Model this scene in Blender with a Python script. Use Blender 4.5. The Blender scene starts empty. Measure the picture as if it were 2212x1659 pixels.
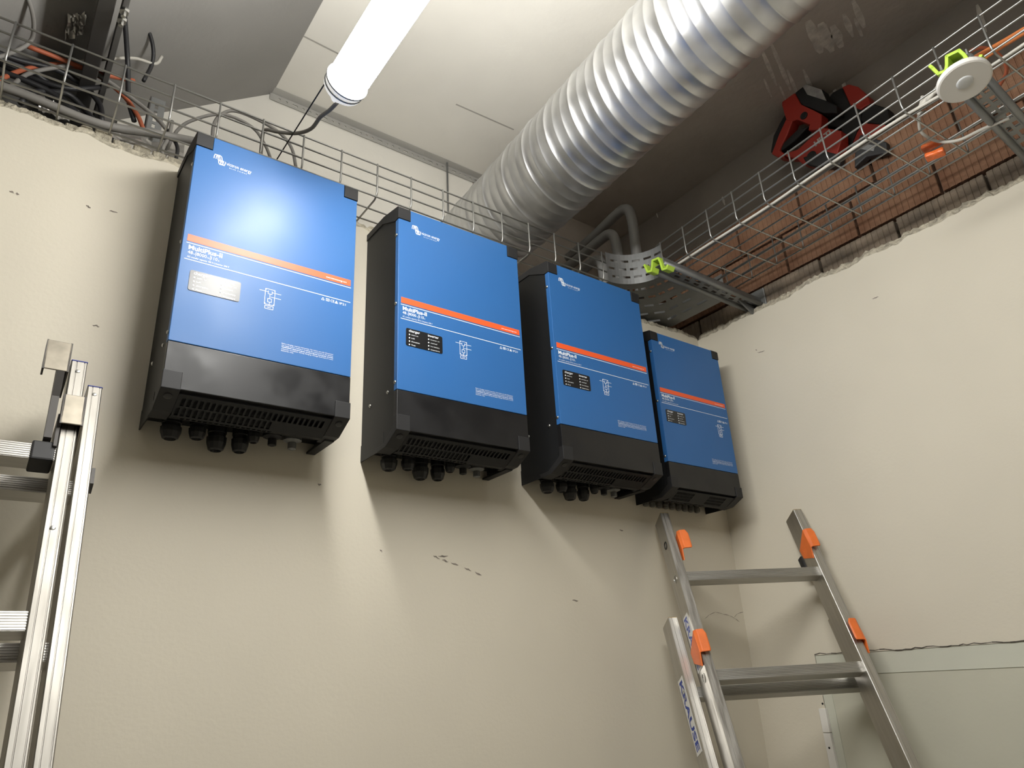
import bpy, bmesh, math, random
from mathutils import Vector, Matrix
from mathutils.noise import noise as pnoise

# ------------------------------------------------------------------ camera, world, exposure
SC = bpy.context.scene
COL = SC.collection
FPX, IW, IH = 1552.82, 2212.0, 1659.0
CAM = Vector((-0.2168, -1.5083, 1.4947))
_yaw, _pit, _rol = 0.6514, 0.3922, -0.0561
_f = Vector((math.sin(_yaw)*math.cos(_pit), math.cos(_yaw)*math.cos(_pit), math.sin(_pit)))
_r = Vector((math.cos(_yaw), -math.sin(_yaw), 0))
_u = _r.cross(_f)
RGT = _r*math.cos(_rol) + _u*math.sin(_rol)
UPV = -_r*math.sin(_rol) + _u*math.cos(_rol)
FWD = _f
cd = bpy.data.cameras.new('camera')
cd.sensor_fit = 'HORIZONTAL'; cd.sensor_width = 36.0; cd.lens = 36.0*FPX/IW
cd.clip_start = 0.02
co = bpy.data.objects.new('camera', cd); COL.objects.link(co)
M = Matrix((RGT, UPV, -FWD)).transposed().to_4x4(); M.translation = CAM
co.matrix_world = M
SC.camera = co

w = bpy.data.worlds.new('world'); SC.world = w; w.use_nodes = True
w.node_tree.nodes['Background'].inputs[0].default_value = (0.9, 0.95, 1.0, 1)
w.node_tree.nodes['Background'].inputs[1].default_value = 0.05
SC.view_settings.view_transform = 'Standard'
SC.view_settings.look = 'None'
SC.view_settings.exposure = 0.0
SC.view_settings.gamma = 1.0
SC.view_settings.use_curve_mapping = False
SC.cycles.max_bounces = 7; SC.cycles.diffuse_bounces = 4; SC.cycles.glossy_bounces = 3
SC.cycles.use_adaptive_sampling = True; SC.cycles.adaptive_threshold = 0.04
LAMP = 102.0          # radiance of the tubular luminaire
random.seed(4)

# ------------------------------------------------------------------ measuring helper: survey point -> metres
def H(px, py, ax, v):
    d = FWD + RGT*((px-IW/2)/FPX) - UPV*((py-IH/2)/FPX)
    t = (v-CAM[ax])/d[ax]
    return CAM + d*t

# ------------------------------------------------------------------ materials
MATS = {}
def mat(name, col, rough=0.5, metal=0.0, var=0.0, vscale=8.0, bump=0.0, bscale=60.0, rvar=0.0, rscale=6.0,
        emit=0.0, aniso=None, col2=None, spec=0.5, coat=0.0, detail=2.5, stretch=None):
    if name in MATS: return MATS[name]
    m = bpy.data.materials.new(name); m.use_nodes = True
    nt = m.node_tree; b = nt.nodes['Principled BSDF']
    b.inputs['Base Color'].default_value = (*col, 1)
    b.inputs['Roughness'].default_value = rough
    b.inputs['Metallic'].default_value = metal
    b.inputs['Specular IOR Level'].default_value = spec
    if coat: b.inputs['Coat Weight'].default_value = coat; b.inputs['Coat Roughness'].default_value = 0.15
    tc = nt.nodes.new('ShaderNodeTexCoord')
    vec = tc.outputs['Object']
    if stretch:
        mp = nt.nodes.new('ShaderNodeMapping'); mp.inputs['Scale'].default_value = stretch
        nt.links.new(vec, mp.inputs['Vector']); vec = mp.outputs['Vector']
    def nz(scale, det):
        n = nt.nodes.new('ShaderNodeTexNoise'); n.inputs['Scale'].default_value = scale
        n.inputs['Detail'].default_value = det
        nt.links.new(vec, n.inputs['Vector']); return n
    if var or col2:
        n = nz(vscale, detail); rp = nt.nodes.new('ShaderNodeValToRGB')
        c2 = col2 if col2 else tuple(min(1, c*(1+var)) for c in col)
        c1 = col if col2 else tuple(c*(1-var) for c in col)
        rp.color_ramp.elements[0].position = 0.3; rp.color_ramp.elements[1].position = 0.7
        rp.color_ramp.elements[0].color = (*c1, 1); rp.color_ramp.elements[1].color = (*c2, 1)
        nt.links.new(n.outputs['Fac'], rp.inputs['Fac']); nt.links.new(rp.outputs['Color'], b.inputs['Base Color'])
    if rvar:
        n = nz(rscale, 2.0); mr = nt.nodes.new('ShaderNodeMapRange')
        mr.inputs['From Min'].default_value = 0.35; mr.inputs['From Max'].default_value = 0.65
        mr.inputs['To Min'].default_value = rough-rvar; mr.inputs['To Max'].default_value = rough+rvar
        nt.links.new(n.outputs['Fac'], mr.inputs['Value']); nt.links.new(mr.outputs['Result'], b.inputs['Roughness'])
    if bump:
        n = nz(bscale, 3.0); bp = nt.nodes.new('ShaderNodeBump'); bp.inputs['Strength'].default_value = bump
        bp.inputs['Distance'].default_value = 0.01
        nt.links.new(n.outputs['Fac'], bp.inputs['Height']); nt.links.new(bp.outputs['Normal'], b.inputs['Normal'])
    if emit:
        b.inputs['Emission Color'].default_value = (1.0, 0.985, 0.945, 1)
        b.inputs['Emission Strength'].default_value = emit
    MATS[name] = m
    return m

PLASTER = mat('plaster_beige', (0.62, 0.575, 0.475), 0.75, var=0.03, vscale=3, bump=0.04, bscale=110)
CRUMB = mat('broken_plaster', (0.46, 0.42, 0.33), 0.95, var=0.35, vscale=60, bump=0.8, bscale=120)
INFILL = mat('infill_greygreen', (0.50, 0.49, 0.40), 0.55, var=0.04, vscale=3, bump=0.05, bscale=60)
INFILL2 = mat('infill_border_pale', (0.54, 0.545, 0.46), 0.6, var=0.04, vscale=6)
CRACK = mat('crack_dark', (0.06, 0.05, 0.04), 0.9)
SCUFF = mat('scuff_grey', (0.22, 0.19, 0.16), 0.9, var=0.4, vscale=90)
BRICK = mat('terracotta', (0.125, 0.055, 0.027), 0.9, col2=(0.20, 0.108, 0.062), vscale=9, bump=0.5, bscale=60)
BRICKD = mat('terracotta_dusty', (0.13, 0.105, 0.08), 0.95, col2=(0.24, 0.19, 0.14), vscale=14, bump=0.6, bscale=60)
CONC2 = mat('concrete_duct_shade', (0.50, 0.455, 0.41), 0.85, var=0.10, vscale=4, bump=0.25, bscale=30)  # duct's shade put into the colour, lightened to blend with the beam
CONC = mat('ring_beam_concrete_darkened', (0.29, 0.26, 0.23), 0.85, var=0.10, vscale=4, bump=0.25, bscale=30)  # toned darker than the ceiling to cancel the difference in light on them
MORTAR = mat('mortar_smear', (0.66, 0.625, 0.575), 0.95, var=0.2, vscale=30, bump=0.5, bscale=50)
GREYC = mat('ceiling_grey_concrete', (0.30, 0.29, 0.275), 0.9, var=0.06, vscale=3, bump=0.15, bscale=30)
CREAM = mat('ceiling_board_cream', (0.80, 0.775, 0.71), 0.8, var=0.03, vscale=4, bump=0.08, bscale=40)
FLOORM = mat('floor_concrete', (0.42, 0.40, 0.365), 0.8, var=0.15, vscale=3, bump=0.1)
BLUE = mat('panel_blue', (0.028, 0.122, 0.335), 0.42, rvar=0.03, rscale=9, spec=0.33)
ORANGE = mat('print_orange', (0.80, 0.105, 0.025), 0.45)
WHITEP = mat('print_white', (0.82, 0.86, 0.90), 0.45)
BLACKM = mat('housing_black', (0.010, 0.0105, 0.0115), 0.5, spec=0.3, bump=0.03, bscale=400)
BLACKG = mat('cover_black_smudged', (0.008, 0.008, 0.009), 0.38, rvar=0.09, rscale=14, spec=0.42)
CAPM = mat('corner_cap_plastic', (0.016, 0.016, 0.017), 0.55, spec=0.35)
DISP = mat('display_black_gloss', (0.010, 0.010, 0.011), 0.30)
GLANDM = mat('gland_black', (0.010, 0.010, 0.011), 0.45)
SCREW = mat('screw_steel', (0.5, 0.5, 0.48), 0.3, 1.0)
GALV = mat('galvanised', (0.66, 0.665, 0.67), 0.46, 1.0, var=0.08, vscale=14, rvar=0.08, rscale=10, bump=0.03, bscale=20)
WIREM = mat('wire_zinc', (0.40, 0.40, 0.385), 0.42, 0.9)
ZINC = mat('sheet_zinc_dull', (0.22, 0.225, 0.225), 0.5, 0.7, var=0.1, vscale=12)
ALU = mat('aluminium', (0.52, 0.505, 0.475), 0.40, 1.0, var=0.06, vscale=30, rvar=0.08, rscale=25, stretch=(4, 4, 0.4))
ALUL = mat('aluminium_dull', (0.33, 0.315, 0.285), 0.50, 1.0, var=0.10, vscale=18, rvar=0.06, rscale=25, stretch=(4, 4, 0.4))
ALUR = mat('aluminium_rung', (0.50, 0.49, 0.465), 0.42, 1.0, var=0.05, vscale=30, rvar=0.06, rscale=25, stretch=(0.3, 4, 4))
STEELB = mat('bracket_steel', (0.27, 0.245, 0.20), 0.5, 1.0, var=0.15, vscale=40)
DARKST = mat('dark_steel', (0.075, 0.07, 0.066), 0.6, 0.3)
CAPBLUE = mat('cap_blue', (0.03, 0.045, 0.25), 0.5)
CAPGOLD = mat('cap_ochre', (0.32, 0.22, 0.06), 0.6)
HOOKO = mat('hook_orange', (0.78, 0.17, 0.03), 0.5, var=0.08, vscale=40)
LIME = mat('clip_lime', (0.42, 0.62, 0.06), 0.45)
WPLAST = mat('white_plastic', (0.72, 0.70, 0.66), 0.45)
LENS = mat('sensor_lens', (0.60, 0.61, 0.61), 0.3)
RUB = mat('cable_black', (0.018, 0.018, 0.02), 0.5)
CGREY = mat('cable_grey', (0.22, 0.21, 0.195), 0.6)
CWHITE = mat('cable_white', (0.50, 0.48, 0.43), 0.55)
CORANGE = mat('cable_orange', (0.62, 0.20, 0.06), 0.55)
CRED = mat('cable_rust_orange', (0.42, 0.11, 0.05), 0.6)
FOIL = mat('foil', (0.62, 0.60, 0.57), 0.34, 0.85, bump=0.9, bscale=18)
TRED = mat('tool_red', (0.42, 0.035, 0.022), 0.5)
TBLK = mat('tool_black', (0.015, 0.015, 0.016), 0.6)
TGREY = mat('tool_label_grey', (0.35, 0.34, 0.33), 0.5, var=0.2, vscale=40)
PIPEM = mat('pipe_grey', (0.22, 0.22, 0.215), 0.5)
TUBEE = mat('lamp_diffuser', (1, 1, 1), 0.4, emit=LAMP)
_nt = TUBEE.node_tree; _g = _nt.nodes.new('ShaderNodeNewGeometry'); _s = _nt.nodes.new('ShaderNodeSeparateXYZ')
_m = _nt.nodes.new('ShaderNodeMapRange'); _m.inputs['From Min'].default_value = -1
_cr = _nt.nodes.new('ShaderNodeValToRGB'); _cr.color_ramp.elements.new(0.5)      # the flat led board inside sends most light down, least sideways
for _e, _v in zip(_cr.color_ramp.elements, (1.0, 0.27, 0.66)): _e.color = (_v, _v, _v, 1)
_x = _nt.nodes.new('ShaderNodeMath'); _x.operation = 'MULTIPLY'; _x.inputs[1].default_value = LAMP
_nt.links.new(_g.outputs['Normal'], _s.inputs[0]); _nt.links.new(_s.outputs['Z'], _m.inputs['Value']); _nt.links.new(_m.outputs['Result'], _cr.inputs['Fac'])
_nt.links.new(_cr.outputs['Color'], _x.inputs[0]); _nt.links.new(_x.outputs[0], _nt.nodes['Principled BSDF'].inputs['Emission Strength'])
ENDC = mat('lamp_end_translucent', (0.8, 0.8, 0.78), 0.4, emit=0.55)
ENDC.cycles.emission_sampling = 'NONE'
BLUETX = mat('print_blue', (0.03, 0.06, 0.33), 0.5)
BOXOR = mat('connector_orange', (0.75, 0.15, 0.03), 0.35, var=0.2, vscale=40, bump=0.5, bscale=60)

# ------------------------------------------------------------------ mesh builder
class MB:
    def __init__(s): s.v = []; s.f = []
    def quad(s, *p):
        n = len(s.v); s.v += [tuple(q) for q in p]; s.f.append(tuple(range(n, n+len(p)))); return s
    def box(s, a, b):
        x0, y0, z0 = a; x1, y1, z1 = b; n = len(s.v)
        s.v += [(x0,y0,z0),(x1,y0,z0),(x1,y1,z0),(x0,y1,z0),(x0,y0,z1),(x1,y0,z1),(x1,y1,z1),(x0,y1,z1)]
        s.f += [tuple(n+i for i in q) for q in ((0,3,2,1),(4,5,6,7),(0,1,5,4),(1,2,6,5),(2,3,7,6),(3,0,4,7))]
        return s
    def prism(s, poly, ax, lo, hi):
        """extrude polygon (in the two other axes, in order) along axis ax"""
        def P(p, t):
            if ax == 0: return (t, p[0], p[1])
            if ax == 1: return (p[0], t, p[1])
            return (p[0], p[1], t)
        n = len(s.v); k = len(poly)
        s.v += [P(p, lo) for p in poly] + [P(p, hi) for p in poly]
        s.f += [tuple(n+i for i in range(k))[::-1], tuple(n+k+i for i in range(k))]
        s.f += [(n+i, n+(i+1) % k, n+k+(i+1) % k, n+k+i) for i in range(k)]
        return s
    def tube(s, pts, r, seg=8, caps=True, smooth=0):
        P = [Vector(p) for p in pts]
        if smooth and len(P) > 2: P = catmull(P, smooth)
        n0 = len(s.v); t0 = (P[1]-P[0]).normalized()
        ref = Vector((0, 0, 1)) if abs(t0.z) < 0.9 else Vector((1, 0, 0))
        nrm = t0.cross(ref).normalized()
        for i, p in enumerate(P):
            t = (P[min(i+1, len(P)-1)]-P[max(i-1, 0)]).normalized()
            nrm = (nrm - t*nrm.dot(t)).normalized(); bn = t.cross(nrm)
            for k in range(seg):
                a = 2*math.pi*k/seg
                s.v.append(tuple(p + nrm*(r*math.cos(a)) + bn*(r*math.sin(a))))
        for i in range(len(P)-1):
            for k in range(seg):
                a = n0+i*seg+k; b = n0+i*seg+(k+1) % seg
                s.f.append((a, b, b+seg, a+seg))
        if caps:
            s.f.append(tuple(n0+k for k in range(seg))[::-1])
            s.f.append(tuple(n0+(len(P)-1)*seg+k for k in range(seg)))
        return s
    def lathe(s, prof, c, axis, seg=20):
        """prof: (radius, distance along axis)"""
        ax = Vector(axis).normalized(); c = Vector(c)
        ref = Vector((0, 0, 1)) if abs(ax.z) < 0.9 else Vector((1, 0, 0))
        e1 = ax.cross(ref).normalized(); e2 = ax.cross(e1); n0 = len(s.v)
        for r, h in prof:
            for k in range(seg):
                a = 2*math.pi*k/seg
                s.v.append(tuple(c + ax*h + e1*(r*math.cos(a)) + e2*(r*math.sin(a))))
        for i in range(len(prof)-1):
            for k in range(seg):
                a = n0+i*seg+k; b = n0+i*seg+(k+1) % seg
                s.f.append((a, b, b+seg, a+seg))
        s.f.append(tuple(n0+k for k in range(seg))[::-1])
        s.f.append(tuple(n0+(len(prof)-1)*seg+k for k in range(seg)))
        return s
    def holes(s, U, V, rects, th, fn):
        """plate U x V with rectangular holes; fn(u, v, depth) -> point; real openings with walls"""
        us = sorted({0.0, U, *[r[0] for r in rects], *[r[1] for r in rects]})
        vs = sorted({0.0, V, *[r[2] for r in rects], *[r[3] for r in rects]})
        us = [u for u in us if -1e-9 <= u <= U+1e-9]; vs = [v for v in vs if -1e-9 <= v <= V+1e-9]
        nu, nv = len(us), len(vs); solid = {}
        for i in range(nu-1):
            for j in range(nv-1):
                cu, cv = (us[i]+us[i+1])/2, (vs[j]+vs[j+1])/2
                solid[i, j] = not any(r[0] < cu < r[1] and r[2] < cv < r[3] for r in rects)
        n0 = len(s.v)
        for d in (0.0, th):
            for j in range(nv):
                for i in range(nu): s.v.append(tuple(fn(us[i], vs[j], d)))
        ix = lambda i, j, d: n0 + d*nu*nv + j*nu + i
        for (i, j), ok in solid.items():
            if not ok: continue
            s.f.append((ix(i,j,0), ix(i+1,j,0), ix(i+1,j+1,0), ix(i,j+1,0)))
            s.f.append((ix(i,j,1), ix(i,j+1,1), ix(i+1,j+1,1), ix(i+1,j,1)))
            for di, dj, a, b in ((-1,0,(i,j),(i,j+1)), (1,0,(i+1,j),(i+1,j+1)), (0,-1,(i,j),(i+1,j)), (0,1,(i,j+1),(i+1,j+1))):
                if not solid.get((i+di, j+dj), False):
                    s.f.append((ix(*a,0), ix(*b,0), ix(*b,1), ix(*a,1)))
        return s
    def build(s, name, m, parent=None, smooth=False, bevel=0.0, seg=2):
        me = bpy.data.meshes.new(name)
        me.from_pydata(s.v, [], s.f); me.update()
        bm = bmesh.new(); bm.from_mesh(me); bmesh.ops.recalc_face_normals(bm, faces=bm.faces); bm.to_mesh(me); bm.free()
        me.materials.append(m)
        if smooth:
            for p in me.polygons: p.use_smooth = True
        o = bpy.data.objects.new(name, me); COL.objects.link(o)
        if parent is not None: o.parent = parent
        if bevel:
            b = o.modifiers.new('bevel', 'BEVEL'); b.width = bevel; b.segments = seg; b.limit_method = 'ANGLE'; b.angle_limit = 0.6
        return o

def catmull(P, n):
    out = []
    for i in range(len(P)-1):
        p0 = P[i-1] if i else P[0]*2-P[1]; p1, p2 = P[i], P[i+1]
        p3 = P[i+2] if i+2 < len(P) else P[-1]*2-P[-2]
        for k in range(n):
            t = k/n
            out.append(0.5*((2*p1)+(p2-p0)*t+(2*p0-5*p1+4*p2-p3)*t*t+(3*p1-p0-3*p2+p3)*t**3))
    out.append(P[-1]); return out

def text_into(mb, body, x, z, width, y, th=0.0003, height=None, frame=None, bold=0.0):
    """lettering standing in the xz plane at depth y, left-bottom at (x, z), scaled to the width"""
    cu = bpy.data.curves.new('t', 'FONT'); cu.body = body; cu.size = 1.0; cu.resolution_u = 2; cu.offset = bold
    o = bpy.data.objects.new('t', cu); COL.objects.link(o)
    dg = bpy.context.evaluated_depsgraph_get(); me = o.evaluated_get(dg).to_mesh()
    xs = [v.co.x for v in me.vertices]; x0, x1 = min(xs), max(xs)
    sx = width/(x1-x0); sz = sx if height is None else height/0.7
    n = len(mb.v)
    fr = frame if frame else (lambda a, b: (x+a, y, z+b))
    mb.v += [tuple(fr((v.co.x-x0)*sx, v.co.y*sz)) for v in me.vertices]
    mb.f += [tuple(n+i for i in p.vertices) for p in me.polygons]
    o.evaluated_get(dg).to_mesh_clear(); bpy.data.objects.remove(o); bpy.data.curves.remove(cu)

def tag(o, label, cat, group=None, kind=None):
    o['label'] = label
    if cat: o['category'] = cat
    if group: o['group'] = group
    if kind: o['kind'] = kind
    return o
def thing(name, label, cat, loc=(0,0,0), group=None):
    o = bpy.data.objects.new(name, None); COL.objects.link(o); o.location = loc; o.empty_display_size = 0.1
    return tag(o, label, cat, group)
def struct(o, label=None):
    o['kind'] = 'structure'
    if label: o['label'] = label
    return o
def copy_tree(o, parent=None):
    c = o.copy(); COL.objects.link(c); c.parent = parent
    for ch in list(o.children): copy_tree(ch, c)
    return c

# ------------------------------------------------------------------ the setting
XR = 1.8143          # right wall plane
ZT = 2.655           # top of the plaster
ZC = 3.40            # ceiling
YB = 1.30            # back of the void over the partition
YW = 0.432           # cream wall seen over the partition
XL, YF = -2.2, -3.8  # other walls of the room (out of view)

def ragged(n_len, t0, t1, step, P, z_low):
    """plaster skin with a broken top edge; P(t, depth, z)"""
    mb = MB(); ts = []; t = t0
    while t < t1: ts.append(t); t += step*.7*random.uniform(0.6, 1.4)
    ts.append(t1)
    rows = []
    for t in ts:
        a = pnoise(Vector((t*9, 0.3, n_len)))*0.012 + pnoise(Vector((t*45, 1.3, n_len)))*0.007
        b = pnoise(Vector((t*60, 7.3, n_len)))
        rows.append([(0, z_low), (0, ZT-0.022+a), (0.005+0.004*b, ZT-0.014+a+random.uniform(-.003, .004)), (0.010+0.006*b, ZT-0.004+a+random.uniform(-.004, .004)),
                     (0.018+0.006*b, ZT+0.004+a*.8+random.uniform(-.004, .004)), (0.030, ZT+0.009+a*.6+random.uniform(-.004, .004)), (0.034, z_low)])
    k = len(rows[0])
    for r, t in zip(rows, ts): mb.v += [P(t, d, z) for d, z in r]
    skin, crumbs = [], []
    for i in range(len(ts)-1):
        for j in range(k-1):
            q = (i*k+j, (i+1)*k+j, (i+1)*k+j+1, i*k+j+1)
            (skin if j == 0 else crumbs).append(q)
    return mb, skin, crumbs
def build2(name, mb, skin, crumbs, m1, m2):
    mb.f = skin + crumbs
    o = mb.build(name, m1)
    o.data.materials.append(m2)
    for i, p in enumerate(o.data.polygons): p.material_index = 0 if i < len(skin) else 1
    return o

# back wall: plaster skin with ragged top over a block core
mb, sk, cr = ragged(1, XL, XR, 0.010, lambda t, d, z: (t, d, z), 2.56)
n = len(mb.v); mb.v += [(XL,0,0),(XR,0,0),(XR,0,2.56),(XL,0,2.56)]; sk.append((n,n+1,n+2,n+3))
wall_back = struct(build2('wall_back', mb, sk, cr, PLASTER, CRUMB), 'beige plastered partition wall with a broken top edge carrying the blue inverters')
core = MB().box((XL, 0.034, 0), (XR, 0.15, ZT-0.012)).build('wall_core', CRUMB, wall_back)
x = -0.62
while x < 0.06:
    wd = random.uniform(0.020, 0.042); hh = random.uniform(0.004, 0.020)
    b = MB().box((0, 0, 0), (wd-0.004, random.uniform(.03, .05), 0.03+hh)).build('brick', CRUMB, wall_back, bevel=0.003, seg=1)
    b.location = (x, 0.010+random.uniform(0, .006), ZT-0.028); x += wd

# right wall: plaster skin (with an opening at the bottom for the infill)
mb, sk, cr = ragged(2, YF, 0.0, 0.011, lambda t, d, z: (XR+d, t, z), 2.56)
yi, zi = -0.222, 1.52
n = len(mb.v)
mb.v += [(XR,YF,zi),(XR,0,zi),(XR,0,2.56),(XR,YF,2.56),(XR,yi,0),(XR,0,0),(XR,0,zi),(XR,yi,zi)]
sk += [(n,n+1,n+2,n+3), (n+4,n+5,n+6,n+7)]
wall_right = struct(build2('wall_right', mb, sk, cr, PLASTER, CRUMB), 'beige plastered side wall with a broken top edge below bare brick')
MB().box((XR+0.06, YF, 0), (XR+0.20, YB, 3.028)).build('wall_core', BRICKD, wall_right)
MB().box((XR+0.012, YF, 0), (XR+0.06, 0.0, 2.6)).build('plaster_back', CRUMB, wall_right)
MB().box((XR+0.004, YF, 0), (XR+0.012, yi, zi)).build('infill_panel', INFILL, wall_right)
bd = MB().box((XR+0.002, YF, zi-0.055), (XR+0.0045, yi, zi)); bd.box((XR+0.002, yi-0.028, 0), (XR+0.0045, yi, zi-0.055))
bd.build('infill_border', INFILL2, wall_right)
cm = MB(); pts = []; y = yi
while y > -2.2: pts.append((y, zi+0.002+random.uniform(-.0018, .0022)+0.004*pnoise(Vector((y*7, 2, 2))))); y -= random.uniform(.008, .02)
for (a, za), (b, zb) in zip(pts, pts[1:]):
    h = random.uniform(.0006, .0014); cm.quad((XR-.0004, a, za-h), (XR-.0004, b, zb-h), (XR-.0004, b, zb+h), (XR-.0004, a, za+h))
cm.build('crack', CRACK, wall_right)

# brickwork above the plaster on the right wall: ribbed hollow blocks, one object each
def brick_mesh(L, Hh):
    poly = [(0.0, 0.0)]; nr = 14; dx = L/nr     # plan outline: (depth, along) with comb ribs
    pl = []
    for i in range(nr):
        a = i*dx
        pl += [(0.0, a+dx*.10), (0.0, a+dx*.86), (0.0022, a+dx*.91), (0.0022, a+dx*1.04)]
    pl = [(0.0022, 0.0)] + [(d, min(v, L)) for d, v in pl] + [(0.05, L), (0.05, 0)]
    return MB().prism(pl, 2, 0, Hh)
protos = {}
for zlo, hh, m, off in ((2.655, 0.072, BRICKD, 0.0), (2.735, 0.140, BRICK, .11), (2.883, 0.146, BRICK, .02)):
    y = YF+off
    while y < YB-0.05:
        L = 0.245; k = (zlo,)
        if k not in protos:
            o = brick_mesh(L, hh).build('brick', m, wall_right); protos[k] = o
        else:
            o = protos[k].copy(); COL.objects.link(o)
        o.location = (XR+0.030+random.uniform(-.002, .003), y, zlo+random.uniform(-.001, .001)); y += L+0.009
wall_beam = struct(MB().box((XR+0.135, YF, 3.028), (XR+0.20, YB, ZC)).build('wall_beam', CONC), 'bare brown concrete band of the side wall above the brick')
STREAKS = []
for sx, sy, ln, wd in ((1640,95,90,9),(1664,90,105,10),(1700,150,60,8),(1735,150,62,9),(1762,155,55,10),(1788,150,60,11),(1812,150,50,10),(1745,45,70,24),(1772,50,62,26),(1798,55,48,20),(1822,30,50,12),(1846,40,40,8),(1408,430,40,5),(1560,425,18,7),(2110,10,60,10),(1842,0,60,14),(1650,170,40,6),(1682,180,40,5)):
    STREAKS.append((sx, sy, ln, wd))

struct(MB().box((XL, YF, -0.1), (XR+0.1, YB, 0)).build('floor', FLOORM))
struct(MB().box((XL-0.1, YF, 0), (XL, YB, ZC)).build('wall_left', PLASTER))
struct(MB().box((XL-0.1, YF-0.1, 0), (XR+0.2, YF, ZC)).build('wall_front', PLASTER))
ceiling = struct(MB().box((XL-0.1, YF-0.1, ZC), (XR+0.2, YB+0.1, ZC+0.1)).build('ceiling', GREYC), 'dull grey concrete ceiling')
# cream boards under it
zb = 3.38
a, b, c, d = H(690,0,2,zb), H(590,200,2,zb), H(576,209,2,zb), H(275,262,2,zb)
e, f = H(580,205,2,zb), H(1025,372,2,zb)
sl = (f.y-e.y)/(f.x-e.x)
yj = lambda x: e.y + sl*(x-e.x)
lx = lambda y: b.x + (b.x-a.x)/(b.y-a.y)*(y-b.y)
cut = lambda y: 1.256+.0577*y
MB().prism([(cut(YF), YF), (XR+.2, YF), (XR+.2, YW), (cut(YW), YW)], 2, zb, ZC).build('ceiling_board', CONC2, ceiling)  # ceiling beyond the duct, its shade painted in; seam lies behind the duct
board1 = MB().prism([(b.x, YF), (cut(YF), YF), (cut(YW), YW), (b.x, YW)], 2, zb, ZC).build('ceiling_board', CREAM, ceiling)
struct(MB().box((1.12, YW, 2.2), (XR+.2, YW+.1, ZC)).build('wall_far_shaded', CONC2))  # same far wall, coloured darker for the shade right of the duct
wall_far = struct(MB().box((-.115, YW, 2.2), (1.12, YW+.1, ZC)).build('wall_far', CREAM), 'cream painted wall seen over the top of the partition')
struct(MB().box((XL-.1, YB, 2.2), (XR+.1, YB+.1, ZC)).build('wall_void', GREYC))
# grey slab sloping down to the left, and the low soffit it ends in
sm = .775; sx0 = b.x; zsl = lambda x: zb+.004+sm*(x-sx0)
slope = MB().prism([(sx0, zb), (sx0, ZC+.05), (-.52, ZC+.05), (-.52, zsl(-.52))], 1, YF, YB)
soffit = struct(slope.build('ceiling_slope', GREYC), 'grey concrete slab sloping down at the upper left')
struct(MB().box((XL, YF, zsl(-.52)), (-.52, YB, ZC)).build('ceiling_soffit', GREYC))
for px0, py0, px1, py1 in ((985,225,1110,280), (650,75,735,118)):
    p0, p1 = H(px0, py0, 2, zb), H(px1, py1, 2, zb); dv = (p1-p0).normalized(); pv = Vector((-dv.y, dv.x, 0))*0.003
    z_ = Vector((0, 0, -.0006))
    MB().quad(p0-pv+z_, p1-pv+z_, p1+pv+z_, p0+pv+z_).build('board_joint', mat('joint_grey', (0.42, 0.40, 0.36), 0.9), ceiling)

# trowel smears on the concrete by the side wall
for sx_, sy_, ln, wd in STREAKS:
    a_ = H(sx_, sy_, 2, zb-.001); b_ = H(sx_+ln*.42, sy_+ln, 2, zb-.001)
    if a_.x > XR+.13 or b_.x > XR+.13: a_ = H(sx_, sy_, 0, XR+.133); b_ = H(sx_+ln*.33, sy_+ln, 0, XR+.133); on_wall = True
    else: on_wall = False
    nn = Vector((-1, 0, 0)) if on_wall else Vector((0, 0, -1)); pv = (b_-a_).cross(nn).normalized(); L_, R_ = [], []
    mbs = MB()
    for i in range(8):
        p = a_.lerp(b_, i/7); ww = wd*.0014*(0.25+0.75*math.sin(math.pi*(0.12+0.8*i/7)))*random.uniform(.8, 1.2)
        L_.append(p+pv*ww/2); R_.append(p-pv*ww/2)
    for i in range(7): mbs.quad(L_[i], L_[i+1], R_[i+1], R_[i])
    mbs.build('mortar_streak', MORTAR, wall_beam if on_wall else ceiling)

# scuffs and hairline cracks on the plaster
def marks(wall, ax, val, segs_, wpx, m, name):
    for (x0, y0, x1, y1) in segs_:
        p0, p1 = H(x0, y0, ax, val), H(x1, y1, ax, val); n_ = Vector((0, -1, 0)) if ax == 1 else Vector((-1, 0, 0))
        dv = p1-p0; pv = dv.cross(n_).normalized()*wpx*0.0009; p0 = p0+n_*.0004; p1 = p1+n_*.0004
        mb = MB(); k = 5; up, lo = [], []
        for i in range(k+1):
            q = p0.lerp(p1, i/k)+pv*random.uniform(-.6, .6); ww = 0.2+math.sin(math.pi*i/k)*random.uniform(.5, 1.1)
            up.append(q+pv*ww); lo.append(q-pv*ww)
        for i in range(k): mb.quad(up[i], up[i+1], lo[i+1], lo[i])
        mb.build(name, m, wall)
marks(wall_back, 1, 0, [(936,1200,950,1207),(955,1209,968,1214),(974,1216,990,1222),(946,1201,968,1202),(1003,1227,1018,1233),(1026,1236,1040,1243),
      (1236,1297,1249,1298),(20,413,30,417),(34,417,42,421),(186,443,196,450),(236,455,254,460),(200,702,215,706),(686,1046,694,1048),(1338,1144,1346,1147),(820,1188,826,1192)], 2.2, SCUFF, 'scuff_mark')
marks(wall_right, 0, XR, [(1636,762,1652,758),(1884,646,1898,641),(1632,756,1636,756)], 2.0, SCUFF, 'scuff_mark')
cr = [(1522,1337),(1532,1328),(1545,1322),(1560,1326),(1576,1330),(1588,1336),(1598,1344)]
marks(wall_back, 1, 0, [(*p, *q) for p, q in zip(cr, cr[1:])]+[(1586,1333,1592,1326),(1592,1326,1608,1321)], 0.9, SCUFF, 'crack')

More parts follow.
